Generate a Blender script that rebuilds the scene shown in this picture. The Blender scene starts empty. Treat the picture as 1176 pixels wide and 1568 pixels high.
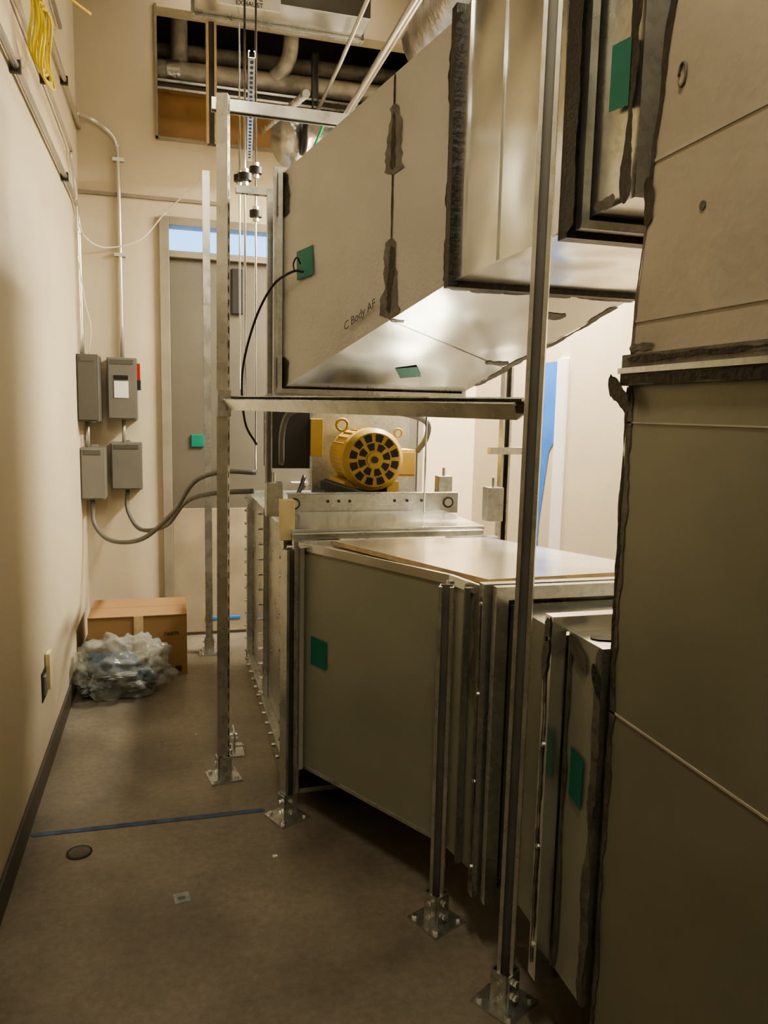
import bpy, bmesh, math, random
from mathutils import Vector, Matrix, noise
V=Vector
# ------------------------------------------------------------------ materials
def mat(name,col,rough=.6,metal=0.0,var=.12,scale=6,bump=0.0,bscale=60,col2=None,spec=.5,spangle=0,stretch=None,rvar=0.0,speck=0,wave=0):
    m=bpy.data.materials.new(name);m.use_nodes=True
    nt=m.node_tree;N=nt.nodes;L=nt.links
    b=N["Principled BSDF"];b.inputs["Roughness"].default_value=rough;b.inputs["Metallic"].default_value=metal
    b.inputs["Specular IOR Level"].default_value=spec
    tc=N.new("ShaderNodeTexCoord");mp=N.new("ShaderNodeMapping");L.new(tc.outputs["Object"],mp.inputs[0])
    if stretch: mp.inputs["Scale"].default_value=stretch
    n=N.new("ShaderNodeTexNoise");n.inputs["Scale"].default_value=scale;n.inputs["Detail"].default_value=6
    L.new(mp.outputs[0],n.inputs["Vector"])
    r=N.new("ShaderNodeValToRGB")
    c2=col2 if col2 else tuple(max(0,c*(1-var*2)) for c in col)
    r.color_ramp.elements[0].position=.32;r.color_ramp.elements[1].position=.68
    r.color_ramp.elements[0].color=(*c2,1);r.color_ramp.elements[1].color=(*col,1)
    L.new(n.outputs["Fac"],r.inputs[0]);out=r.outputs[0]
    if spangle:
        v=N.new("ShaderNodeTexVoronoi");v.inputs["Scale"].default_value=70
        L.new(tc.outputs["Object"],v.inputs["Vector"])
        mx=N.new("ShaderNodeMix");mx.data_type='RGBA';mx.blend_type='OVERLAY';mx.inputs[0].default_value=spangle
        L.new(out,mx.inputs[6])
        bw=N.new("ShaderNodeRGBToBW");L.new(v.outputs["Color"],bw.inputs[0]);L.new(bw.outputs[0],mx.inputs[7])
        out=mx.outputs[2]
    if speck:
        n3=N.new("ShaderNodeTexNoise");n3.inputs["Scale"].default_value=38;n3.inputs["Detail"].default_value=8;n3.inputs["Roughness"].default_value=.7
        L.new(tc.outputs["Object"],n3.inputs["Vector"])
        mx=N.new("ShaderNodeMix");mx.data_type='RGBA';mx.blend_type='OVERLAY';mx.inputs[0].default_value=speck
        L.new(out,mx.inputs[6]);L.new(n3.outputs["Fac"],mx.inputs[7]);out=mx.outputs[2]
    L.new(out,b.inputs["Base Color"])
    if rvar:
        mr=N.new("ShaderNodeMapRange");mr.inputs[3].default_value=rough-rvar;mr.inputs[4].default_value=rough+rvar
        L.new(n.outputs["Fac"],mr.inputs[0]);L.new(mr.outputs[0],b.inputs["Roughness"])
    last=None
    if bump:
        n2=N.new("ShaderNodeTexNoise");n2.inputs["Scale"].default_value=bscale;n2.inputs["Detail"].default_value=4
        L.new(tc.outputs["Object"],n2.inputs["Vector"])
        bp=N.new("ShaderNodeBump");bp.inputs["Strength"].default_value=bump;bp.inputs["Distance"].default_value=.01
        L.new(n2.outputs["Fac"],bp.inputs["Height"]);last=bp
    if wave:
        n4=N.new("ShaderNodeTexNoise");n4.inputs["Scale"].default_value=2.6;n4.inputs["Detail"].default_value=1
        L.new(tc.outputs["Object"],n4.inputs["Vector"])
        bw_=N.new("ShaderNodeBump");bw_.inputs["Strength"].default_value=1;bw_.inputs["Distance"].default_value=wave
        L.new(n4.outputs["Fac"],bw_.inputs["Height"])
        if last: L.new(last.outputs[0],bw_.inputs["Normal"])
        last=bw_
    if last: L.new(last.outputs[0],b.inputs["Normal"])
    return m
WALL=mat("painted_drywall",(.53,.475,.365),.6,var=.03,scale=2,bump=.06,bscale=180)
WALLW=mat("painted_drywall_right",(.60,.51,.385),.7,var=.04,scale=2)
FLOOR=mat("sealed_concrete",(.245,.215,.172),.38,var=.22,scale=2.6,bump=.05,bscale=40,rvar=.12,speck=.5)
BASEB=mat("rubber_base",(.085,.078,.06),.5)
CEIL=mat("ceiling_deck",(.12,.11,.10),.9)
GALV=mat("galvanised_steel",(.62,.63,.60),.29,.9,var=.08,scale=9,spangle=.15,rvar=.08,wave=.01)
GALVB=mat("bright_sheet_metal",(.78,.79,.77),.22,.94,var=.05,scale=2.5,spangle=.05,rvar=.05,wave=.03,stretch=(1,1,3))
STRUT=mat("strut_steel",(.68,.68,.64),.28,.9,var=.12,scale=14,rvar=.08)
STRUT_SHADE=mat("strut_inner_shade",(.24,.23,.20),.55,.4)  # shade inside the open channel, put into a darker steel colour
OLIVE=mat("coated_duct_panel",(.35,.36,.295),.34,.4,var=.05,scale=3,bump=.03,bscale=140,wave=.012)
OLIVE2=mat("coated_riser_panel",(.25,.245,.19),.40,.25,var=.07,scale=3,bump=.03,bscale=100,wave=.01)
SKIN=mat("duct_wrap_panel",(.43,.42,.38),.48,.28,var=.05,scale=4,bump=.22,bscale=70)
SKIN2=mat("riser_wrap_panel",(.44,.395,.325),.6,.05,var=.14,scale=3,bump=.12,bscale=50)
SEAL=mat("duct_sealant",(.03,.027,.023),.45,var=.2,scale=30,bump=.5,bscale=60)
SEALG=mat("grey_sealant",(.15,.14,.115),.5,var=.25,scale=20,bump=.4,bscale=50)
MARK=mat("marker_ink",(.10,.095,.085),.6)
CREASE=mat("joint_compound",(.46,.43,.36),.6)
TEAL=mat("teal_tape",(.005,.17,.125),.5,var=.1)
BLUE=mat("blue_masking_tape",(.02,.20,.75),.6)
BLUEF=mat("worn_blue_tape",(.08,.13,.23),.7,var=.2,scale=20)
DOORM=mat("door_grey_paint",(.19,.175,.145),.34,.4,var=.06,scale=3)
FRAME=mat("frame_grey_paint",(.25,.225,.175),.5)
PANEL=mat("door_kick_sheet",(.33,.28,.20),.6)
EGREY=mat("enclosure_grey",(.17,.165,.145),.45,var=.05)
EDARK=mat("enclosure_dark",(.09,.088,.078),.5,var=.05)
COND=mat("emt_conduit",(.66,.65,.60),.28,.8,var=.05)
BLACK=mat("black_rubber",(.015,.015,.015),.5)
LIQ=mat("flex_conduit_grey",(.14,.14,.13),.5)
RED=mat("red_lever",(.45,.03,.02),.4)
WHITE=mat("white_label",(.8,.79,.76),.6,var=.02)
YEL=mat("motor_yellow",(.46,.31,.08),.45,var=.1)
YCAB=mat("yellow_cable",(.75,.6,.05),.4)
CREAM=mat("cream_plastic",(.75,.65,.38),.5)
CARD=mat("cardboard",(.29,.18,.085),.75,var=.06,scale=3)
CARDD=mat("cardboard_print",(.06,.04,.02),.8)
PLY=mat("plywood_edge",(.52,.39,.23),.7,var=.15,scale=20)
BOARD=mat("sheet_top",(.76,.75,.72),.20,.7,var=.06,scale=5,rvar=.06,wave=.01)
BROWN=mat("brown_board",(.36,.21,.09),.7,var=.1)
FOIL=mat("foil_insulation",(.74,.73,.70),.30,.8,var=.2,scale=12,bump=.8,bscale=22)
PIPEI=mat("pipe_insulation",(.56,.54,.49),.55,.15,var=.25,scale=10,bump=.4,bscale=20)
DARKM=mat("dark_metal",(.05,.048,.045),.5,.4)
GREEN=mat("green_wire",(.03,.5,.2),.4)
BCLOTH=mat("blue_sheet",(.06,.13,.22),.6,var=.3,scale=12)
PALEB=mat("pale_film",(.45,.50,.52),.4,var=.3,scale=12)
def clear(name,col,a,r=.15):
    m=bpy.data.materials.new(name);m.use_nodes=True;b=m.node_tree.nodes["Principled BSDF"]
    b.inputs["Base Color"].default_value=(*col,1);b.inputs["Roughness"].default_value=r;b.inputs["Alpha"].default_value=a
    return m
PLAST=clear("clear_plastic",(.42,.44,.40),.40,.2)
GLASS=clear("window_glass",(.8,.9,1),.08)
# ------------------------------------------------------------------ builder
class B:
    def __init__(s,name): s.name=name;s.bm=bmesh.new();s.m=[]
    def mi(s,m):
        if m not in s.m:s.m.append(m)
        return s.m.index(m)
    def add(s,vs,fs,m,smooth=False):
        bv=[s.bm.verts.new(v) for v in vs]
        for i,f in enumerate(fs):
            mm=m[i] if isinstance(m,list) else m
            try:
                q=s.bm.faces.new([bv[k] for k in f]);q.material_index=s.mi(mm);q.smooth=smooth
            except ValueError: pass
        return s
    def hexa(s,v,m):
        return s.add(v,[(0,1,2,3),(7,6,5,4),(0,3,7,4),(1,5,6,2),(0,4,5,1),(3,2,6,7)],m)
    def box(s,a,b,m,rot=None):
        x0,y0,z0=a;x1,y1,z1=b
        vs=[V(p) for p in [(x0,y1,z0),(x1,y1,z0),(x1,y1,z1),(x0,y1,z1),(x0,y0,z0),(x1,y0,z0),(x1,y0,z1),(x0,y0,z1)]]
        if rot:
            c=(V(a)+V(b))/2;R=Matrix.Rotation(math.radians(rot[1]),3,rot[0]);vs=[c+R@(p-c) for p in vs]
        return s.hexa(vs,m)
    def cyl(s,p0,p1,r,m,seg=20,r1=None,cap=True,smooth=True):
        p0=V(p0);p1=V(p1);r1=r if r1 is None else r1
        d=(p1-p0).normalized();a=d.orthogonal().normalized();b=d.cross(a)
        vs=[];
        for p,rr in((p0,r),(p1,r1)):
            for i in range(seg):
                t=2*math.pi*i/seg;vs.append(p+(a*math.cos(t)+b*math.sin(t))*rr)
        fs=[(i,(i+1)%seg,seg+(i+1)%seg,seg+i) for i in range(seg)]
        s.add(vs,fs,m,smooth)
        if cap:
            s.add(vs[:seg],[tuple(range(seg))[::-1]],m);s.add(vs[seg:],[tuple(range(seg))],m)
        return s
    def tube(s,pts,r,m,seg=10,sub=6):
        pts=[V(p) for p in pts]
        if sub>1 and len(pts)>2:
            q=[]
            P=[pts[0]*2-pts[1]]+pts+[pts[-1]*2-pts[-2]]
            for i in range(1,len(P)-2):
                for k in range(sub):
                    t=k/sub;a,b,c,d=P[i-1],P[i],P[i+1],P[i+2]
                    q.append(.5*((2*b)+(c-a)*t+(2*a-5*b+4*c-d)*t*t+(3*b-a-3*c+d)*t**3))
            q.append(pts[-1]);pts=q
        n=len(pts);vs=[];pa=None
        for i,p in enumerate(pts):
            d=(pts[min(i+1,n-1)]-pts[max(i-1,0)]).normalized()
            a=d.orthogonal().normalized() if pa is None else (pa-d*pa.dot(d)).normalized()
            pa=a;b=d.cross(a)
            for k in range(seg):
                t=2*math.pi*k/seg;vs.append(p+(a*math.cos(t)+b*math.sin(t))*r)
        fs=[(i*seg+k,i*seg+(k+1)%seg,(i+1)*seg+(k+1)%seg,(i+1)*seg+k) for i in range(n-1) for k in range(seg)]
        fs+= [tuple(range(seg))[::-1],tuple((n-1)*seg+k for k in range(seg))]
        return s.add(vs,fs,m,True)
    def chan(s,p0,p1,op,m,w=.0206):
        p0=V(p0);p1=V(p1);d=(p1-p0).normalized();op=V(op);op=(op-d*op.dot(d)).normalized();u=d.cross(op)
        l=w*.53;t=w*.17;h=w*.36
        pr=[(-w,-w),(w,-w),(w,w),(l,w),(l,w-h),(w-t,w-h),(w-t,-w+t),(-w+t,-w+t),(-w+t,w-h),(-l,w-h),(-l,w),(-w,w)]
        n=len(pr);vs=[p+u*a+op*b for p in(p0,p1) for a,b in pr]
        fs=[(i,(i+1)%n,n+(i+1)%n,n+i) for i in range(n)]+[tuple(range(n))[::-1],tuple(range(n,2*n))]
        s.add(vs,fs,[STRUT_SHADE if 4<=i<=8 else m for i in range(n)]+[m,m])  # inner faces get the darkened colour so the slot looks shaded
        L=(p1-p0).length;k=.04
        while k<L-.03:
            c=p0+d*k-op*(w+.0006)
            s.add([c+u*a*.007+d*b*.014 for a,b in((-1,-.6),(-.5,-1),(.5,-1),(1,-.6),(1,.6),(.5,1),(-.5,1),(-1,.6))],[tuple(range(8))],DARKM)
            k+=.05
        return s
    def ring(s,x0,x1,z0,z1,ya,yb,pr,m,inn=0.0):
        s.box((x0-pr,ya,z0-pr),(x0+inn,yb,z1+pr),m);s.box((x1-inn,ya,z0-pr),(x1+pr,yb,z1+pr),m)
        s.box((x0+inn,ya,z0-pr),(x1-inn,yb,z0+inn),m);s.box((x0+inn,ya,z1-inn),(x1-inn,yb,z1+pr),m);return s
    def strip(s,p0,p1,wdir,w0,w1,m,seed=0,n=None,off=0.0015,th=None):
        p0=V(p0);p1=V(p1);wd=V(wdir).normalized();d=(p1-p0);ln=d.length
        n=n or max(10,int(ln/.012))
        nrm=d.cross(wd).normalized()
        if th is not None: nrm=V(th).normalized()
        vs=[]
        for i in range(n+1):
            t=i/n;x=t*ln
            def ww(o):
                k=.5+.9*noise.noise(V((x*9,seed*3.1+o,0)))+.35*noise.noise(V((x*45,seed*1.7+o,3)))
                return w0+(w1-w0)*max(0,min(1,k))
            e=min(1,.25+3*min(t,1-t)*ln/.03)
            c=p0+d*t+nrm*off;vs+= [c-wd*ww(0)*e,c+wd*ww(50)*e]
        return s.add(vs,[(2*i,2*i+1,2*i+3,2*i+2) for i in range(n)],m)
    def finish(s,bevel=0,normals=True,parent=None):
        if normals:bmesh.ops.recalc_face_normals(s.bm,faces=s.bm.faces)
        me=bpy.data.meshes.new(s.name);s.bm.to_mesh(me);s.bm.free()
        for m in s.m:me.materials.append(m)
        o=bpy.data.objects.new(s.name,me);bpy.context.collection.objects.link(o)
        if bevel:
            md=o.modifiers.new("b",'BEVEL');md.width=bevel;md.segments=2;md.limit_method='ANGLE';md.angle_limit=math.radians(50)
        if parent:o.parent=parent
        return o
def text(name,body,loc,size,xdir,ydir,m,parent,shear=0):
    c=bpy.data.curves.new(name,'FONT');c.body=body;c.size=size;c.align_x='CENTER';c.align_y='CENTER';c.extrude=.0004;c.shear=shear
    o=bpy.data.objects.new(name,c);bpy.context.collection.objects.link(o);c.materials.append(m)
    x=V(xdir).normalized();y=V(ydir);y=(y-x*y.dot(x)).normalized();z=x.cross(y)
    M=Matrix((x,y,z)).transposed().to_4x4();M.translation=V(loc);o.matrix_world=M
    o.parent=parent;return o
rnd=random.Random(3)
# ------------------------------------------------------------------ room shell
XL,XR,YF,YB,ZC=-.5,2.09,5.11,-1.6,4.4
B("floor").box((XL-.1,YB-.1,-.1),(XR+.1,YF+.15,0),FLOOR).finish()
B("wall_left").box((XL-.12,YB,0),(XL,YF+.12,ZC),WALL).finish()
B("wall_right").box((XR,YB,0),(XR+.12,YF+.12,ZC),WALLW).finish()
B("wall_near").box((XL-.12,YB-.12,0),(XR+.12,YB,ZC),WALL).finish()
B("ceiling").box((XL-.12,YB-.12,ZC),(XR+.12,6.4,ZC+.1),CEIL).finish()
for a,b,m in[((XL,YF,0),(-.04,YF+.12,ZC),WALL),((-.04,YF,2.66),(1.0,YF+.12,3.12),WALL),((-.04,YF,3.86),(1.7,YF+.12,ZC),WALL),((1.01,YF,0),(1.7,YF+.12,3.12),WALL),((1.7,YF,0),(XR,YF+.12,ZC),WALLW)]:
    B("wall_far").box(a,b,m).finish()
for a,b in[((-.2,6.3,3.0),(1.9,6.4,ZC)),((-.2,YF+.12,3.0),(1.9,6.3,3.06)),((-.2,YF+.12,3.06),(-.1,6.3,ZC)),((1.8,YF+.12,3.06),(1.9,6.3,ZC))]:
    B("wall_plenum").box(a,b,CEIL).finish()
B("trim_1").box((-.05,YF-.012,3.11),(-.035,YF,3.87),FRAME).box((-.05,YF-.012,3.105),(1.7,YF,3.125),FRAME).finish()
B("baseboard_left").box((XL,YB,0),(XL+.012,YF,.10),BASEB).finish(.003)
B("baseboard_far").box((XL+.012,YF-.012,0),(-.045,YF,.10),BASEB).box((1.0,YF-.012,0),(XR,YF,.10),BASEB).finish(.003)
B("baseboard_right").box((XR-.012,YB,0),(XR,YF-.012,.10),BASEB).finish(.003)
d=B("door_1")
for a,b in[((-.04,YF-.03,0),(.02,YF+.1,2.66)),((.95,YF-.03,0),(1.01,YF+.1,2.66)),((.02,YF-.03,2.61),(.95,YF+.1,2.66)),((.02,YF-.03,2.42),(.95,YF+.1,2.46))]:
    d.box(a,b,FRAME)
d.box((.02,YF+.02,0),(.95,YF+.065,2.42),DOORM)
d.box((.02,YF+.01,.02),(.95,YF+.02,.85),PANEL)
d.box((.14,YF+.005,1.25),(.22,YF+.02,1.33),TEAL)
d.box((.22,YF+.004,.10),(.45,YF+.012,.12),BLUE)
d.cyl((.88,YF-.03,1.02),(.88,YF+.02,1.02),.02,GALV);d.cyl((.88,YF-.03,1.02),(.78,YF-.03,1.02),.01,GALV)
d.box((.40,YF-.01,2.10),(.47,YF+.02,2.38),BLACK)
d.finish(.003)
B("window_1").box((.02,YF+.04,2.46),(.95,YF+.046,2.61),GLASS).finish()
B("outlet_box").box((XL,3.19,.32),(XL+.004,3.30,.44),BLACK).box((XL+.002,3.22,.34),(XL+.012,3.27,.42),GALV).box((XL+.002,3.29,.34),(XL+.02,3.36,.49),CREAM).finish(.004)
# ------------------------------------------------------------------ conduits and electrical
c=B("electrical_conduits")
x=XL+.02
c.tube([(x,-1.4,2.63),(x,4.70,2.63)],.012,COND,sub=1)
c.tube([(x,4.70,2.63),(x,4.84,2.60),(x,4.90,2.48),(x,4.90,1.8)],.012,COND)
c.tube([(x,-1.4,3.12),(x,4.6,3.12),(x,4.9,3.14),(x+.06,YF-.04,3.17),(-.33,YF-.02,3.12),(-.28,YF-.02,3.05),(-.268,YF-.02,2.9),(-.268,YF-.02,1.8)],.012,COND)
c.tube([(x,-1.4,2.86),(x,4.0,2.86),(x,4.6,2.8),(x,4.8,2.6),(x,4.83,2.3),(x,4.83,1.8)],.008,COND)
c.tube([(x,-1.4,3.35),(x,4.3,3.32)],.010,COND,sub=1)
c.tube([(x+.02,4.88,1.42),(x+.02,4.88,1.25)],.012,COND,sub=1);c.tube([(-.265,YF-.07,1.42),(-.265,YF-.07,1.27)],.012,COND,sub=1)
for yy,zz in((1.6,2.63),(3.0,2.63),(4.3,2.63),(3.3,3.12),(4.4,3.12),(3.7,2.86)): c.box((XL,yy,zz-.02),(XL+.036,yy+.02,zz+.02),DARKM)
for zz in(2.95,2.4): c.box((-.30,YF-.036,zz),(-.235,YF,zz+.02),COND)
c.box((XL,YF-.02,2.752),(.34,YF,2.772),FRAME)
c.finish()
c=B("low_voltage_cable")
c.tube([(x+.02,4.7,2.5),(-.45,4.95,2.47),(-.35,5.05,2.44),(-.15,5.05,2.50),(.0,5.0,2.66),(.17,4.78,2.78),(.195,4.74,2.80)],.004,WHITE)
c.tube([(x+.02,4.6,2.3),(x+.03,4.8,2.1),(x+.05,4.9,1.95),(x+.03,4.95,1.8)],.003,WHITE);c.finish()
c=B("yellow_cable_coil")
for k in range(5):
    cy=3.25+rnd.uniform(-.03,.03);pts=[]
    for i in range(17):
        t=2*math.pi*i/16;pts.append((XL+.05+.02*k*.5+.01*math.sin(3*t),cy+.085*math.sin(t)*(1+.1*k)*(1.1-.3*math.cos(t)),2.88-.02*k+.13*math.cos(t)))
    c.tube(pts,.005,YCAB,seg=8,sub=2)
c.tube([(XL+.05,3.25,2.98),(XL+.1,3.2,3.0),(XL+.17,3.22,2.97),(XL+.24,3.3,2.96)],.005,YCAB);c.finish()
def encl(name,a,b,m,lever=False):
    e=B(name);e.box(a,b,m)
    x0,y0,z0=a;x1,y1,z1=b
    e.box((x0+.008,y0-.008,z0+.008),(x1-.008,y0,z1-.008),m)
    e.box((x0+.02,y0-.011,z1-.04),(x1-.02,y0-.008,z1-.012),EDARK)
    if lever:
        e.box((x0+.04,y0-.012,z0+.13),(x1-.05,y0-.008,z0+.23),WHITE);e.box((x0+.04,y0-.0125,z0+.24),(x1-.05,y0-.008,z0+.265),BLACK)
        e.box((x1,y0+.03,z1-.15),(x1+.018,y0+.06,z1-.03),RED);e.box((x1,y0+.01,z1-.19),(x1+.02,y0+.08,z1-.13),BLACK)
    for zz in(z0-.012,z1): e.box(((x0+x1)/2-.02,y1-.02,zz),((x0+x1)/2+.02,y1,zz+.012),GALV)
    return e.finish(.006)
encl("disconnect_switch",(-.352,YF-.15,1.42),(-.18,YF,1.79),EGREY,True)
encl("disconnect_switch",(XL,4.74,1.41),(-.385,5.0,1.79),EDARK)
encl("junction_box",(XL,4.80,.95),(-.365,5.0,1.255),EGREY)
encl("junction_box",(-.342,YF-.13,.99),(-.16,YF,1.28),EGREY)
c=B("flexible_conduit")
c.tube([(-.44,4.85,.95),(-.43,4.82,.80),(-.33,4.7,.72),(-.15,4.5,.76),(0.02,4.2,.95),(.12,3.9,1.14),(.25,3.75,1.2),(.40,3.7,1.2)],.013,LIQ)
c.tube([(-.25,5.04,.99),(-.25,5.0,.86),(-.17,4.85,.76),(-.02,4.6,.82),(.08,4.2,1.0),(.2,3.9,1.08),(.40,3.8,1.1)],.013,LIQ);c.finish()
# ------------------------------------------------------------------ box and bag
c=B("cardboard_box")
c.box((-.44,4.36,0),(.085,4.76,.35),CARD)
c.box((-.44,4.355,.345),(.085,4.555,.352),CARD);c.box((-.44,4.565,.345),(.085,4.765,.352),CARD)
c.box((-.20,4.354,.02),(-.15,4.3598,.35),PLY)
c.box((.02,4.357,.02),(.055,4.3599,.05),CARDD);o=c.finish(.003)
text("box_print","PARTS",(.0,4.3555,.24),.028,(1,0,0),(0,0,1),CARDD,o)
def blob(b,c,r,m,seed,amp=.25,fr=3,sub=4,flat=True):
    t=bmesh.new();bmesh.ops.create_icosphere(t,subdivisions=sub,radius=1)
    vs=[]
    for v in t.verts:
        p=v.co.normalized();k=1+amp*noise.noise(p*fr+V((seed,0,0)))+amp*.5*abs(noise.noise(p*fr*2.7+V((seed,5,0))))
        q=V((c[0]+p.x*r[0]*k,c[1]+p.y*r[1]*k,c[2]+p.z*r[2]*k))
        if flat:q.z=max(q.z,.004)
        q.x=max(q.x,XL+.015);vs.append(q)
    t.verts.index_update();fs=[tuple(v.index for v in f.verts) for f in t.faces];t.free()
    b.add(vs,fs,m,True)
c=B("plastic_bag")
blob(c,(-.25,4.13,.13),(.225,.15,.155),PLAST,1,.45,3.2,5)
blob(c,(-.31,4.16,.12),(.13,.08,.08),BCLOTH,4,.6,3)
blob(c,(-.17,4.15,.07),(.08,.06,.05),BCLOTH,8,.7,3);blob(c,(-.25,4.07,.11),(.07,.03,.015),PALEB,9,.9,3)
blob(c,(-.38,4.10,.05),(.07,.05,.03),PALEB,7,.8,4);blob(c,(-.19,4.05,.07),(.05,.02,.012),PALEB,12,.8,4)
c.finish()
c=B("floor_tape");c.strip((-.485,2.76,.001),(.33,2.75,.001),(0,1,0),.012,.015,BLUEF,seed=2,off=.0005,th=(0,0,1));c.finish()
c=B("floor_cleanout_cover");c.cyl((-.31,2.61,.0),(-.31,2.61,.003),.042,DARKM,28);c.cyl((-.31,2.61,.003),(-.31,2.61,.0035),.034,SEALG,28);c.finish()
c=B("floor_paper_label");c.box((-.003,2.255,0),(.043,2.305,.001),PALEB,('Z',8));c.box((.008,2.27,.001),(.03,2.285,.0013),LIQ);c.finish()
c=B("floor_debris")
for px,py,s_ in((.32,2.43,.016),(.43,2.85,.014),(.31,4.4,.02),(.1,3.5,.008)):
    c.box((px,py,0),(px+s_,py+s_*.7,.003),WHITE,('Z',rnd.uniform(0,90)))
c.finish()
# ------------------------------------------------------------------ strut posts
def post(x,y,top,rot,op,foot=True,lean=(0,0)):
    p=B("strut_post");p.chan((x,y,.006),(x+lean[0],y+lean[1],top),op,STRUT)
    if foot:
        s=.062
        p.box((x-s,y-s,0),(x+s,y+s,.007),GALV,('Z',rot))
        for sx,sy in((1,0),(-1,0),(0,1),(0,-1)):
            R=Matrix.Rotation(math.radians(rot),3,'Z');q=V((x,y,0))+R@V((sx*.026,sy*.026,0))
            a=V((.003 if sx else .022,.003 if sy else .022))
            p.box((q.x-a.x,q.y-a.y,.007),(q.x+a.x,q.y+a.y,.095),GALV,('Z',rot))
            q=V((x,y,0))+R@V(((sx+sy)*.045,(sy-sx)*.045,0))
            p.cyl((q.x,q.y,.007),(q.x,q.y,.016),.009,GALVB,6,smooth=False)
            q=V((x,y,0))+R@V((sx*.03,sy*.03,0));q2=q+R@V((sx*.008,sy*.008,0))
            for zz in(.03,.07): p.cyl((q.x,q.y,zz),(q2.x,q2.y,zz),.008,GALVB,6,smooth=False)
    return p
p=post(.198,3.05,2.64,10,(-1,.3,0),lean=(.012,0));p.box((.180,2.995,1.47),(.230,3.027,1.57),GALV);p.finish()
post(.225,4.72,2.84,0,(-1,0,0)).finish()
post(.405,2.68,1.01,25,(.5,-1,0)).finish()
post(.748,1.99,1.02,25,(-.5,-1,0)).finish()
p=post(.812,1.645,3.6,30,(-.6,-1,0),lean=(.03,.03));p.finish()
post(1.42,3.12,1.95,0,(0,-1,0)).finish()
p=B("horizontal_strut")
p.chan((.222,3.0,1.522),(.806,1.69,1.515),(-.4,-.2,1),STRUT);p.finish()
p=B("overhead_strut");p.chan((.17,3.10,2.62),(.95,3.10,2.62),(0,0,-1),STRUT);p.finish()
p=B("hanging_strut");p.chan((.253,4.6,2.95),(.253,4.6,ZC),(0,-1,0),PLY,w=.028);p.finish()
p=B("floor_anchor_bracket")
p.box((.22,3.22,0),(.30,3.36,.006),GALV);p.box((.255,3.24,.006),(.262,3.34,.10),GALV);p.box((.262,3.26,.03),(.30,3.27,.036),GALV)
for yy in(3.26,3.32):
    p.cyl((.24,yy,.006),(.24,yy,.02),.010,GALVB,6,smooth=False);p.cyl((.245,yy,.07),(.275,yy,.07),.009,GALVB,6,smooth=False)
p.finish()
# ------------------------------------------------------------------ upper duct
u=B("upper_supply_duct")
x0,x1,z0,z1,ya=.44,1.21,1.585,2.41,3.13
X0,X1,Z0,Z1,yb=.865,1.54,1.913,2.69,2.345
L2=lambda p,q,t:V(p)+(V(q)-V(p))*t
far=[(x0,ya,z0),(x1,ya,z0),(x1,ya,z1),(x0,ya,z1)];near=[(X0,yb,Z0),(X1,yb,Z0),(X1,yb,Z1),(X0,yb,Z1)]
u.hexa([V(p) for p in far+near],[GALV,GALV,SKIN,SKIN,GALVB,GALV])
u.box((X0,1.60,Z0),(X1,yb,Z1),[GALV,GALV,GALVB,GALV,GALVB,GALV])
u.box((X0+.01,1.37,Z0+.01),(X1,1.57,Z1),[GALV,GALV,GALV,GALV,GALVB,GALV])
for yy in(2.0,2.25): u.box((X0-.005,yy-.005,Z0),(X0,yy+.005,Z1),GALVB)
u.box((X0-.004,1.62,Z0),(X1,yb-.03,Z0-.004),GALVB)
u.ring(x0,x1,z0,z1,ya-.015,ya+.02,.018,GALV)
u.ring(x0,x1,z0,z1,ya+.02,ya+.045,.03,GALV,.03)
u.ring(X0,X1,Z0,Z1,yb-.025,yb+.015,.022,SEAL)
u.ring(X0,X1,Z0,Z1,1.56,1.60,.03,SEAL)
u.ring(X0,X1,Z0,Z1,1.52,1.545,.018,GALV)
u.box((x0+.02,ya+.045,z0+.02),(x1-.02,ya+.35,z1-.02),BLACK)
u.ring(x0,x1,z0,z1,ya+.30,ya+.34,.02,GALV,.03)
nl=V((-.785,-.42,0)).normalized();hd=(.42,-.785,0)
tb=.69;pb=L2(far[0],near[0],tb);pt=L2(far[3],near[3],tb)
u.strip(pb,pt,hd,.003,.006,SEAL,1,th=nl)
for a,b,sd in((.01,.34,5),(.60,.88,6)):
    u.strip(L2(pb,pt,a),L2(pb,pt,b),hd,.012,.055,SEALG,sd,off=.002,th=nl)
    u.strip(L2(pb,pt,a+.02),L2(pb,pt,b-.03),hd,.003,.022,SEAL,sd+9,off=.003,th=nl)
for a,b,sd in((.80,1.0,27),(-.0,.15,28)):
    u.strip(L2(far[0],far[3],a)+V((.008,-.016,0)),L2(far[0],far[3],b)+V((.008,-.016,0)),hd,.012,.04,SEAL,sd,off=.003,th=nl)
    u.strip(L2(far[0],far[3],a)+V((-.0185,0,0)),L2(far[0],far[3],b)+V((-.0185,0,0)),(0,1,0),.010,.03,SEAL,sd+3,off=.001,th=(-1,0,0))
u.strip(L2(far[0],near[0],.0),L2(far[3],near[3],.0),hd,.002,.010,SEALG,21,th=nl)
u.strip(L2(far[0],near[0],.98),L2(far[3],near[3],.98),hd,.008,.026,SEAL,22,th=nl)
nb=V((0,-.418,-1)).normalized()
u.strip(L2(far[0],far[1],.02),L2(far[0],far[1],1),(0,-1,.418),.004,.018,SEAL,24,th=nb,off=.002)
u.strip(L2(far[1],near[1],.1),L2(far[1],near[1],.9),(1,0,0),.000,.022,SEALG,25,th=nb,off=.002)
u.strip(L2(near[0],near[1],.0)+V((0,.03,-.012)),L2(near[0],near[1],1)+V((0,.03,-.012)),(0,-1,.418),.006,.022,SEAL,26,th=nb,off=.002)
u.strip(L2(pb,pt,0)+V((0,0,0)),L2(pb,pt,0)+V((.10,.01,0)),(0,-1,.418),.004,.02,SEAL,29,th=nb,off=.002)
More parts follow.
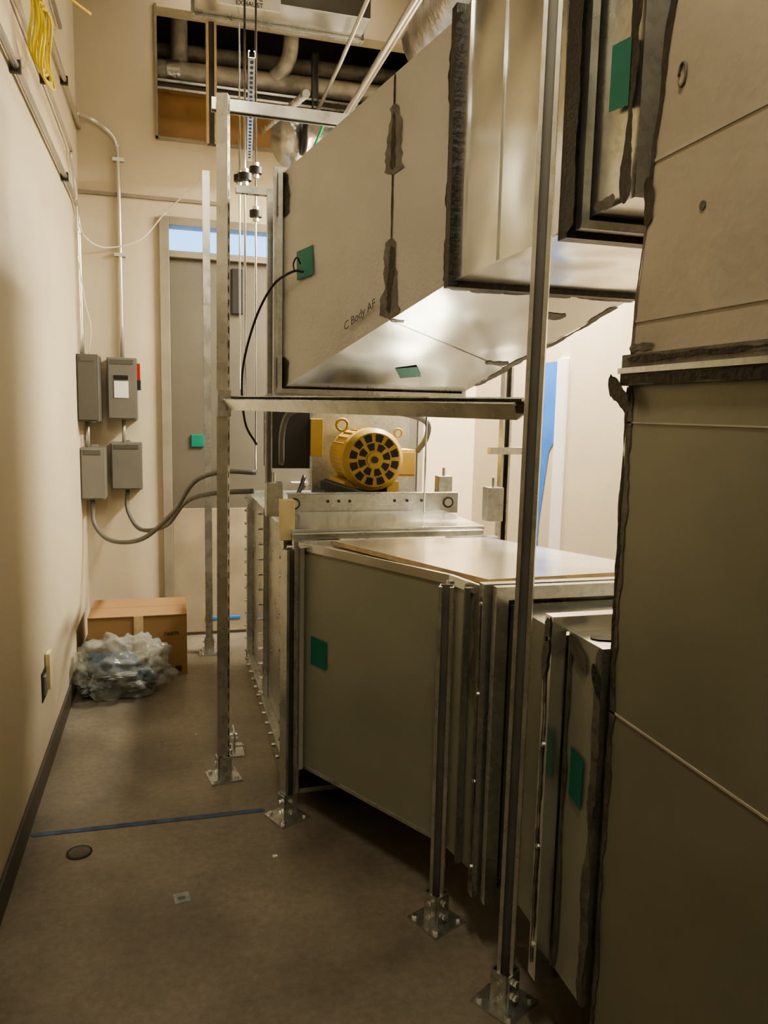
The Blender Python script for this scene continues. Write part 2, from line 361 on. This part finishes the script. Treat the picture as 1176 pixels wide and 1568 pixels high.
for q,sd in((V((1.25,2.85,0)),90),(V((1.30,2.5,0)),91)):
    zz=1.585+(3.13-q.y)*.418;u.strip(V((q.x-.05,q.y,zz)),V((q.x+.05,q.y,zz)),(0,-1,.418),.005,.03,SEALG,sd,th=nb,off=.002)
for a,sd in((.1,60),(.45,61),(.8,62)):
    u.strip(V((X0+a*.68,yb+.02,Z0-.0225)),V((X0+a*.68+.12,yb+.02,Z0-.0225)),(0,1,-.1),.005,.025,SEAL,sd,th=(0,0,-1))
u.strip(pb,L2(far[1],near[1],.3),(0,-1,.418),.001,.002,DARKM,1,th=nb,off=.0015)
u.strip((X0,1.56,Z0-.02),(X0,1.56,Z1),(0,1,0),.02,.034,SEAL,31,th=(-1,0,0),off=.032)
u.strip((X0,1.385,Z0),(X0,1.38,Z1),(0,1,0),.006,.026,SEAL,32,th=(-1,0,0),off=.003)
u.strip((X0,1.42,Z0+.02),(X0,1.50,Z0+.02),(0,0,1),.006,.024,SEALG,33,th=(-1,0,0),off=.003)
def tape(b,c,udir,vdir,w,h,nrm,m=TEAL,off=.004):
    c=V(c);u_=V(udir).normalized()*w/2;v_=V(vdir).normalized()*h/2;n=V(nrm).normalized()*off
    b.add([c+n-u_-v_,c+n+u_-v_,c+n+u_+v_,c+n-u_+v_],[(0,1,2,3)],m)
tape(u,(.511,2.997,2.055),(.42,-.785,.12),(0,.1,1),.10,.11,nl)
tape(u,(X0,1.425,2.164),(0,1,.15),(0,0,1),.07,.125,(-1,0,0),off=.004)
tape(u,(.917,2.953,1.66),(1,-.35,.1),(.5,.9,-.36),.085,.10,nb)
uo=u.finish()
text("handwriting","C Body AF",(.652,2.708,1.835),.04,(.42,-.785,.40),(0,0,1),MARK,uo,.35)
c=B("sensor_cable");c.tube([(.50,2.98,2.02),(.46,3.0,2.02),(.40,3.1,1.98),(.34,3.2,1.85),(.30,3.3,1.65),(.31,3.3,1.45),(.36,3.3,1.35)],.005,BLACK)
c.tube([(.49,2.99,2.05),(.475,2.98,2.07),(.465,3.0,2.05),(.47,3.0,2.02)],.003,BLACK);c.finish()
# ------------------------------------------------------------------ lower duct
l=B("lower_return_duct")
lx0,lx1,ly=.44,1.20,2.69;mx0,mx1,my=.785,1.52,2.06;zb,zt=.20,1.02
l.hexa([V(p) for p in[(lx0,ly,zb),(lx1,ly,zb),(lx1,ly,zt),(lx0,ly,zt),(mx0,my,zb),(mx1,my,zb),(mx1,my,zt),(mx0,my,zt)]],[GALV,GALV,OLIVE,OLIVE,OLIVE,BOARD])
l.hexa([V(p) for p in[(mx0,my,zb),(mx1,my,zb),(mx1,my,zt),(mx0,my,zt),(.83,1.86,zb),(mx1,1.86,zb),(mx1,1.86,zt),(.83,1.86,zt)]],[GALV,GALV,OLIVE,OLIVE,OLIVE,BOARD])
l.box((.87,1.54,zb+.02),(mx1,1.83,zt-.02),[GALV,GALV,OLIVE,OLIVE,OLIVE,GALVB])
l.box((.865,1.37,zb),(mx1,1.51,zt+.0),[GALV,GALV,OLIVE,OLIVE,OLIVE,GALVB])
l.ring(lx0,lx1,zb,zt,ly-.005,ly+.04,.015,GALV)
l.ring(.83,mx1,zb,zt,1.84,1.87,.035,GALV)
l.ring(.85,mx1,zb,zt,1.80,1.825,.035,GALV)
l.ring(.855,mx1,zb,zt,1.505,1.54,.035,GALVB)
nl2=V((-.63,-.345,0)).normalized()
def bar(b,p,q,w,h,m):
    p=V(p);q=V(q);d=(q-p).normalized();s_=d.cross(V((0,0,1))).normalized()*w;z_=V((0,0,h))
    b.hexa([p-s_,p+s_,p+s_+z_,p-s_+z_,q-s_,q+s_,q+s_+z_,q-s_+z_],m)
bar(l,(lx0,ly,zt-.012),(mx0,my,zt-.012),.006,.028,GALVB);bar(l,(mx0,my,zt-.012),(.83,1.86,zt-.012),.006,.028,GALVB)
bar(l,(lx0+.002,ly,zb),(mx0+.002,my,zb),.005,.012,GALV)
l.hexa([V(p) for p in[(.56,2.66,zt+.004),(1.15,2.66,zt+.004),(1.15,2.66,zt+.02),(.56,2.66,zt+.02),(.86,1.96,zt+.004),(1.47,2.0,zt+.004),(1.47,2.0,zt+.02),(.86,1.96,zt+.02)]],[PLY,PLY,PLY,PLY,PLY,BOARD])
l.box((.44,2.64,zb),(.455,2.70,zt),GALVB);l.box((.775,2.04,zb),(.79,2.09,zt),GALVB);l.box((.79,1.95,zb),(.804,1.965,zt),GALV)
k=.25
while k<zt:
    for xx,yy in((.795,1.855),(.82,1.523)): l.cyl((xx-.004,yy,k),(xx+.01,yy,k),.006,GALV,6,smooth=False)
    k+=.25
l.strip((.82,1.525,zb),(.82,1.525,zt),(0,1,0),.000,.010,SEALG,41,th=(-1,0,0),off=.003)
l.strip((.795,1.855,zb),(.795,1.855,zt),(0,1,0),.000,.010,SEALG,49,th=(-1,0,0),off=.003)
l.strip((.865,1.375,zb),(.865,1.375,zt),(0,1,0),.004,.022,SEALG,42,th=(-1,0,0),off=.004)
l.strip((.865,1.495,zb),(.865,1.495,zt),(0,1,0),.002,.012,SEALG,45,th=(-1,0,0),off=.003)
l.strip((.865,1.42,zt-.06),(.865,1.5,zt-.01),(0,0,1),.006,.03,SEALG,43,th=(-1,0,0),off=.005)
l.strip((.865,1.40,zt-.05),(.865,1.36,zt-.08),(0,0,1),.006,.03,SEAL,83,th=(-1,0,0),off=.006)
l.strip((.88,1.44,zt),(.96,1.42,zt),(0,1,0),.01,.03,SEAL,44,th=(0,0,1),off=.003)
l.strip((.808,1.90,zt-.25),(.81,1.89,zt),(0,1,0),.004,.03,SEALG,46,th=(-1,-.2,0),off=.012)
l.strip((.82,1.53,zt-.12),(.82,1.52,zt+.03),(0,1,0),.004,.02,SEALG,84,th=(-1,0,0),off=.004)
l.strip((.43,2.73,zt+.015),(.6,2.72,zt+.015),(0,1,0),.004,.025,SEAL,47,th=(0,0,1),off=.003)
l.strip((1.0,2.70,zt+.015),(1.18,2.70,zt+.015),(0,1,0),.004,.025,SEAL,48,th=(0,0,1),off=.003)
tape(l,(.50,2.58,.655),(.345,-.63,-.05),(0,0,1),.085,.10,nl2)
tape(l,(.865,1.44,.704),(0,1,.25),(0,0,1),.055,.115,(-1,0,0),off=.005)
l.finish()
# ------------------------------------------------------------------ big riser on the right
r=B("duct_riser")
rx,ry=.88,1.36
r.box((rx,-.3,.15),(1.75,ry,1.565),[OLIVE2]*6)
r.hexa([V(p) for p in[(rx,ry,1.62),(1.75,ry,1.62),(1.75,1.25,2.6),(rx,1.25,2.6),(rx,-.3,1.62),(1.75,-.3,1.62),(1.75,-.3,2.6),(rx,-.3,2.6)]],[SKIN2]*6)
r.box((rx,-.3,2.6),(1.75,1.25,ZC-.3),[SKIN2]*6)
r.box((rx-.012,-.3,1.562),(1.76,ry+.012,1.585),SEALG);r.box((rx-.02,-.3,1.585),(1.76,ry+.01,1.596),GALV);r.box((rx-.010,-.3,1.596),(1.76,ry+.012,1.622),SEALG)
r.strip((rx,ry-.01,1.572),(rx,-.3,1.572),(0,0,1),.004,.012,SEAL,57,th=(-1,0,0),off=.013)
r.strip((rx,ry-.01,1.612),(rx,-.3,1.612),(0,0,1),.001,.010,SEAL,58,th=(-1,0,0),off=.012)
for zz,zz2,dz in((1.975,1.985,.003),(1.685,1.68,.002),(1.49,1.49,.0015),(.893,.885,.0022)):
    e=max(0,zz-1.62)*.11
    r.hexa([V(p) for p in[(rx-.002,ry-.005-e,zz-dz),(rx+.001,ry-.01-e,zz-dz),(rx+.001,ry-.01-e,zz+dz),(rx-.002,ry-.005-e,zz+dz),
        (rx-.002,-.3,zz2-dz),(rx+.001,-.3,zz2-dz),(rx+.001,-.3,zz2+dz),(rx-.002,-.3,zz2+dz)]],CREASE)
r.strip((rx,ry-.012,.16),(rx,ry-.012,1.56),(0,1,0),.001,.020,SEALG,51,th=(-1,0,0),off=.002)
r.strip((rx,ry-.002,.16),(rx,ry-.002,1.56),(0,1,0),.001,.008,SEAL,59,th=(-1,0,0),off=.003)
r.strip((rx,ry-.03,1.90),(rx,1.245,2.6),(0,1,0),.002,.016,SEAL,52,th=(-1,0,0),off=.002)
r.strip((rx,ry-.005,1.62),(rx,ry-.03,1.90),(0,1,0),.001,.007,SEALG,66,th=(-1,0,0),off=.002)
r.strip((rx,1.32,1.52),(rx,1.40,1.57),(0,0,1),.006,.03,SEAL,53,th=(-1,0,0),off=.021)
r.strip((rx,1.335,1.95),(rx,1.33,1.86),(0,1,0),.004,.03,SEAL,54,th=(-1,0,0),off=.003)
r.strip((rx,1.28,1.635),(rx,1.36,1.635),(0,0,1),.002,.016,SEALG,55,th=(-1,0,0),off=.003)
r.cyl((rx-.002,1.17,1.86),(rx+.001,1.17,1.86),.008,SEALG,12)
r.tube([(rx-.002,1.25+.010*math.cos(t),2.1+.02*math.sin(t)) for t in [i*.7 for i in range(9)]],.0025,SEALG,seg=6,sub=3)
for yy in(1.2,.1):
    for xx in(.95,1.68): r.chan((xx,yy,0),(xx,yy,.15),(0,-1,0),STRUT)
r.finish()
# ------------------------------------------------------------------ fan unit
f=B("fan_housing")
f.box((.46,2.98,.05),(1.2,4.45,1.0),GALV)
f.ring(.46,1.2,.07,1.0,2.75,2.80,.02,GALV)
f.box((.47,2.8,.09),(1.19,2.98,.99),BLACK)
f.ring(.46,1.2,.07,1.0,2.95,3.0,.035,GALV);f.ring(.46,1.2,.07,1.0,3.7,3.74,.025,GALV);f.ring(.46,1.2,.07,1.0,4.4,4.45,.035,GALV)
k=.1
while k<1.0:
    for yy in(2.775,2.975,3.72,4.42): f.cyl((.413,yy,k),(.45,yy,k),.008,GALV,6,smooth=False)
    k+=.075
f.box((.425,3.0,.0),(.46,4.45,.09),GALV)
k=3.05
while k<4.4:
    f.cyl((.41,k,.065),(.43,k,.065),.009,GALV,6,smooth=False);k+=.12
f.box((.44,2.84,1.035),(1.22,3.34,1.055),GALVB)
f.box((.44,2.80,1.0),(1.2,2.83,1.045),GALV)
f.box((.50,3.35,1.04),(1.30,3.356,1.135),GALV);f.box((.50,3.35,1.13),(1.30,3.40,1.135),GALV)
for xx in(.53,1.25):
    f.cyl((xx,3.346,1.09),(xx,3.35,1.09),.026,DARKM,20);f.cyl((xx,3.344,1.09),(xx,3.347,1.09),.018,GALVB,20)
for xx in(.68,.73,.78,.99,1.05,1.12): f.cyl((xx,3.345,1.10),(xx,3.35,1.10),.007,DARKM,10)
f.box((.40,2.86,1.01),(.455,2.90,1.165),CREAM)
for xx,yy in((.42,3.2),(1.28,3.5),(1.30,2.95)):
    f.box((xx-.035,yy-.03,1.06),(xx+.035,yy-.024,1.2),GALV);f.box((xx-.035,yy-.024,1.06),(xx-.03,yy+.03,1.2),GALV);f.box((xx-.035,yy-.03,1.195),(xx+.035,yy+.03,1.2),GALV);f.cyl((xx,yy,1.06),(xx,yy,1.24),.008,GALVB)
f.box((.72,3.98,1.06),(1.25,4.0,1.56),GALV);f.box((.46,3.7,1.22),(.66,3.9,1.52),DARKM)
f.box((.66,3.68,1.28),(.72,3.76,1.46),YEL)
f.hexa([V(p) for p in[(.68,3.95,1.0),(1.2,3.95,1.0),(1.2,3.95,1.06),(.68,3.95,1.07),(.70,3.45,1.0),(1.15,3.45,1.0),(1.15,3.45,1.06),(.70,3.45,1.07)]],DARKM)
f.hexa([V(p) for p in[(.66,3.5,1.15),(.70,3.5,1.17),(.70,3.5,1.19),(.66,3.5,1.17),(.66,3.42,1.15),(1.0,3.42,1.07),(1.0,3.42,1.09),(.66,3.42,1.19)]],DARKM)
f.finish(.002)
m=B("electric_motor")
mc=V((.935,3.55,1.275));ax=V((0,1,0))
m.cyl(mc,mc+ax*.36,.135,YEL,40);m.cyl(mc-ax*.012,mc+ax*.05,.149,YEL,40);m.cyl(mc-ax*.035,mc-ax*.012,.128,YEL,40,r1=.149)
m.cyl(mc-ax*.042,mc-ax*.034,.035,YEL,24);m.cyl(mc-ax*.05,mc-ax*.04,.016,DARKM,16)
for i in range(24):
    t=2*math.pi*i/24;q=V((math.cos(t),0,math.sin(t)))
    m.box(tuple(mc+q*.138+ax*.07-V((.003,0,.003))),tuple(mc+q*.138+ax*.33+V((.003,0,.003))),YEL)
for rad0,rad1,n,o in((.045,.078,8,0),(.086,.120,12,.13)):
    for i in range(n):
        t0=2*math.pi*i/n+o;t1=t0+2*math.pi/n*.66
        vs=[mc+V((math.cos(t)*rr,-.0365,math.sin(t)*rr)) for t,rr in((t0,rad0),((t0+t1)/2,rad0),(t1,rad0),(t1,rad1),((t0+t1)/2,rad1*1.02),(t0,rad1))]
        m.add(vs,[tuple(range(6))],BLACK)
m.box((1.07,3.58,1.19),(1.16,3.75,1.32),YEL);m.box((1.075,3.575,1.2),(1.155,3.58,1.31),YEL)
m.tube([(.80+.028*math.cos(t),3.62,1.435+.028*math.sin(t)) for t in [i*math.pi/6 for i in range(13)]],.007,YEL,seg=8,sub=1)
m.tube([(1.08+.02*math.cos(t),3.62,1.40+.02*math.sin(t)) for t in [i*math.pi/6 for i in range(13)]],.006,YEL,seg=8,sub=1)
m.box((.80,3.55,1.10),(.86,3.9,1.17),YEL);m.box((1.01,3.55,1.10),(1.07,3.9,1.17),YEL);m.box((.78,3.54,1.072),(1.10,3.92,1.105),DARKM)
m.finish(.002)
c=B("motor_conduit");c.tube([(.50,3.55,1.25),(.50,3.5,1.42),(.55,3.45,1.50),(.75,3.4,1.51),(1.0,3.4,1.50),(1.18,3.5,1.46),(1.22,3.6,1.38),(1.19,3.65,1.31)],.014,LIQ)
c.tube([(.60,3.5,1.20),(.56,3.45,1.12),(.5,3.4,1.08)],.010,BLACK)
c.finish()
c=B("duct_support_frame")
c.chan((.40,3.20,1.545),(1.5,3.20,1.545),(0,0,1),STRUT);c.chan((.42,3.5,1.545),(1.5,3.5,1.545),(0,0,1),STRUT)
c.chan((.40,3.22,1.06),(.40,3.22,1.53),(0,-1,0),STRUT,w=.014)
c.tube([(1.10,3.25,1.06),(1.10,3.25,1.55)],.004,GALV,sub=1)
c.box((1.33,3.06,1.33),(1.53,3.10,1.36),GALV);c.finish()
# ------------------------------------------------------------------ overhead stuff
c=B("trapeze_hanger_rods")
for xx,yy,zz in((.34,3.6,1.55),(.42,3.9,1.2),(.37,4.2,1.6)):
    c.tube([(xx,yy,zz),(xx,yy,3.42)],.005,GALVB,sub=1)
for xx,yy,zz in((.34,3.6,2.50),(.42,3.9,2.42),(.37,4.2,2.66),(.42,3.9,2.62)):
    c.cyl((xx,yy,zz),(xx,yy,zz+.03),.03,BLACK,16);c.cyl((xx,yy,zz+.03),(xx,yy,zz+.05),.015,GALVB,6,smooth=False)
    c.cyl((xx,yy,zz-.02),(xx,yy,zz),.015,GALVB,6,smooth=False)
c.chan((.30,3.6,2.46),(.62,3.6,2.46),(0,0,1),STRUT,w=.016)
c.chan((.34,3.3,2.9),(.46,4.6,2.9),(0,0,1),STRUT,w=.014)
c.finish()
c=B("insulated_pipe")
c.cyl((-.09,5.42,3.63),(1.7,5.42,3.66),.06,PIPEI);c.cyl((.10,5.5,3.7),(.10,5.5,ZC),.055,PIPEI);c.cyl((-.05,5.7,3.86),(1.7,5.7,3.9),.05,PIPEI)
c.tube([(.7,5.40,3.66),(.78,5.35,3.75),(.8,5.3,3.9),(.8,5.3,4.3)],.05,PIPEI)
c.cyl((.02,5.42,3.63),(.10,5.42,3.632),.066,FOIL);c.finish()
c=B("plenum_brown_board");c.box((-.09,5.36,3.065),(1.0,5.38,3.48),BROWN);c.finish()
c=B("plenum_strut");c.chan((-.09,5.3,3.49),(1.6,5.3,3.49),(0,-1,0),STRUT,w=.03);c.chan((.95,5.27,3.07),(.95,5.27,3.8),(0,-1,0),DARKM);c.finish()
c=B("foil_flex_duct")
c.tube([(.66,4.65,3.02),(.78,4.7,3.06),(.95,4.72,3.05),(1.15,4.72,3.1),(1.4,4.7,3.2)],.13,FOIL,seg=24)
c.tube([(.74+.02*k,4.5,3.04) for k in (0,1)],.12,BLACK,seg=24,sub=1)
c.tube([(.80,4.45,2.95),(.84,4.4,3.05),(.86,4.4,3.12)],.008,GREEN);c.finish()
c=B("general_exhaust_duct");c.box((.15,4.0,3.44),(1.0,4.28,4.0),GALVB);c.ring(.15,1.0,3.44,4.0,4.2,4.24,.015,GALV)
c.box((.25,3.994,3.40),(.55,4.0,3.46),WHITE);o=c.finish(.004)
text("duct_label","GENERAL\nEXHAUST",(.40,3.991,3.43),.03,(1,0,0),(0,0,1),CARDD,o)
c=B("overhead_conduits")
c.tube([(.95,4.9,3.10),(.95,1.45,3.10)],.013,COND,sub=1);c.tube([(1.03,4.9,3.2),(1.03,1.45,3.2)],.011,COND,sub=1)
c.tube([(.85,4.9,3.2),(.85,4.0,3.22),(.86,1.8,3.40)],.010,COND,sub=1)
c.cyl((.56,4.9,3.15),(.56,3.3,2.78),.016,STRUT);c.finish()
c=B("wrapped_overhead_duct");c.tube([(1.35,3.9,3.35),(1.35,2.9,3.36),(1.36,1.5,3.4)],.22,FOIL,seg=28,sub=8);c.finish()
# ------------------------------------------------------------------ right side of room
c=B("masking_tape_strips")
xx=XR-.003
c.add([(xx,3.91,1.80),(xx,4.10,1.80),(xx,4.18,0),(xx,4.11,0),(xx,4.06,.9),(xx,3.98,1.3),(xx,3.93,1.35)],[(0,1,2,3,4,5,6)],BLUE)
c.finish(normals=False)
c=B("trim_2");c.box((XR-.02,3.80,.0),(XR,3.90,1.81),WHITE);c.finish(.002)
c=B("door_2");c.box((1.52,YF-.03,0),(1.58,YF,2.2),FRAME);c.box((1.66,YF-.03,0),(1.70,YF,2.2),FRAME);c.box((1.58,YF-.012,0),(1.66,YF,2.2),DOORM);c.finish(.002)
# ------------------------------------------------------------------ lights
def area(name,loc,size,sizey,power,col,rot=(0,0,0)):
    l=bpy.data.lights.new(name,'AREA');l.shape='RECTANGLE';l.size=size;l.size_y=sizey;l.energy=power;l.color=col
    o=bpy.data.objects.new(name,l);o.location=loc;o.rotation_euler=[math.radians(a) for a in rot];bpy.context.collection.objects.link(o)
FX=((1.80,3.9,3.05,250,(1,.91,.74)),(1.83,1.9,3.05,80,(1,.90,.72)),(.15,.3,4.0,50,(1,.89,.69)),(.65,4.82,4.25,9,(1,.88,.68)))  # last entry is an unseen fill lamp added to brighten the overhead pipes
for x_,y_,z_,e_,c_ in FX:
    sy=.6 if y_<4.5 else .1;sx=.1 if y_<4.5 else .5
    b=B("ceiling_light_fixture");b.box((x_-sx,y_-sy,z_+.012),(x_+sx,y_+sy,z_+.07),WHITE)
    if sy>.2:
        b.tube([(x_,y_-.5,z_+.07),(x_,y_-.5,ZC)],.004,GALV,sub=1);b.tube([(x_,y_+.5,z_+.07),(x_,y_+.5,ZC)],.004,GALV,sub=1)
    b.finish();area("lamp",(x_,y_,z_),sx*1.9,sy*1.9,e_,c_)
W=bpy.data.worlds.new("w");bpy.context.scene.world=W;W.use_nodes=True
bg=W.node_tree.nodes["Background"];bg.inputs[0].default_value=(.22,.52,1,1);bg.inputs[1].default_value=3
try: bpy.context.scene.view_settings.look='AgX - Medium High Contrast'
except Exception: pass
# ------------------------------------------------------------------ camera
y,p,ro=map(math.radians,(15.7,7.4,1.26))
f_=V((math.sin(y)*math.cos(p),math.cos(y)*math.cos(p),-math.sin(p)));R=V((math.cos(y),-math.sin(y),0));U=R.cross(f_)
R2=R*math.cos(ro)+U*math.sin(ro);U2=U*math.cos(ro)-R*math.sin(ro)
M=Matrix((R2,U2,-f_)).transposed().to_4x4();M.translation=V((0,0,1.5))
cd=bpy.data.cameras.new("camera");cd.sensor_fit='VERTICAL';cd.sensor_height=36;cd.lens=27.05;cd.clip_start=.02
co=bpy.data.objects.new("camera",cd);co.matrix_world=M;bpy.context.collection.objects.link(co);bpy.context.scene.camera=co
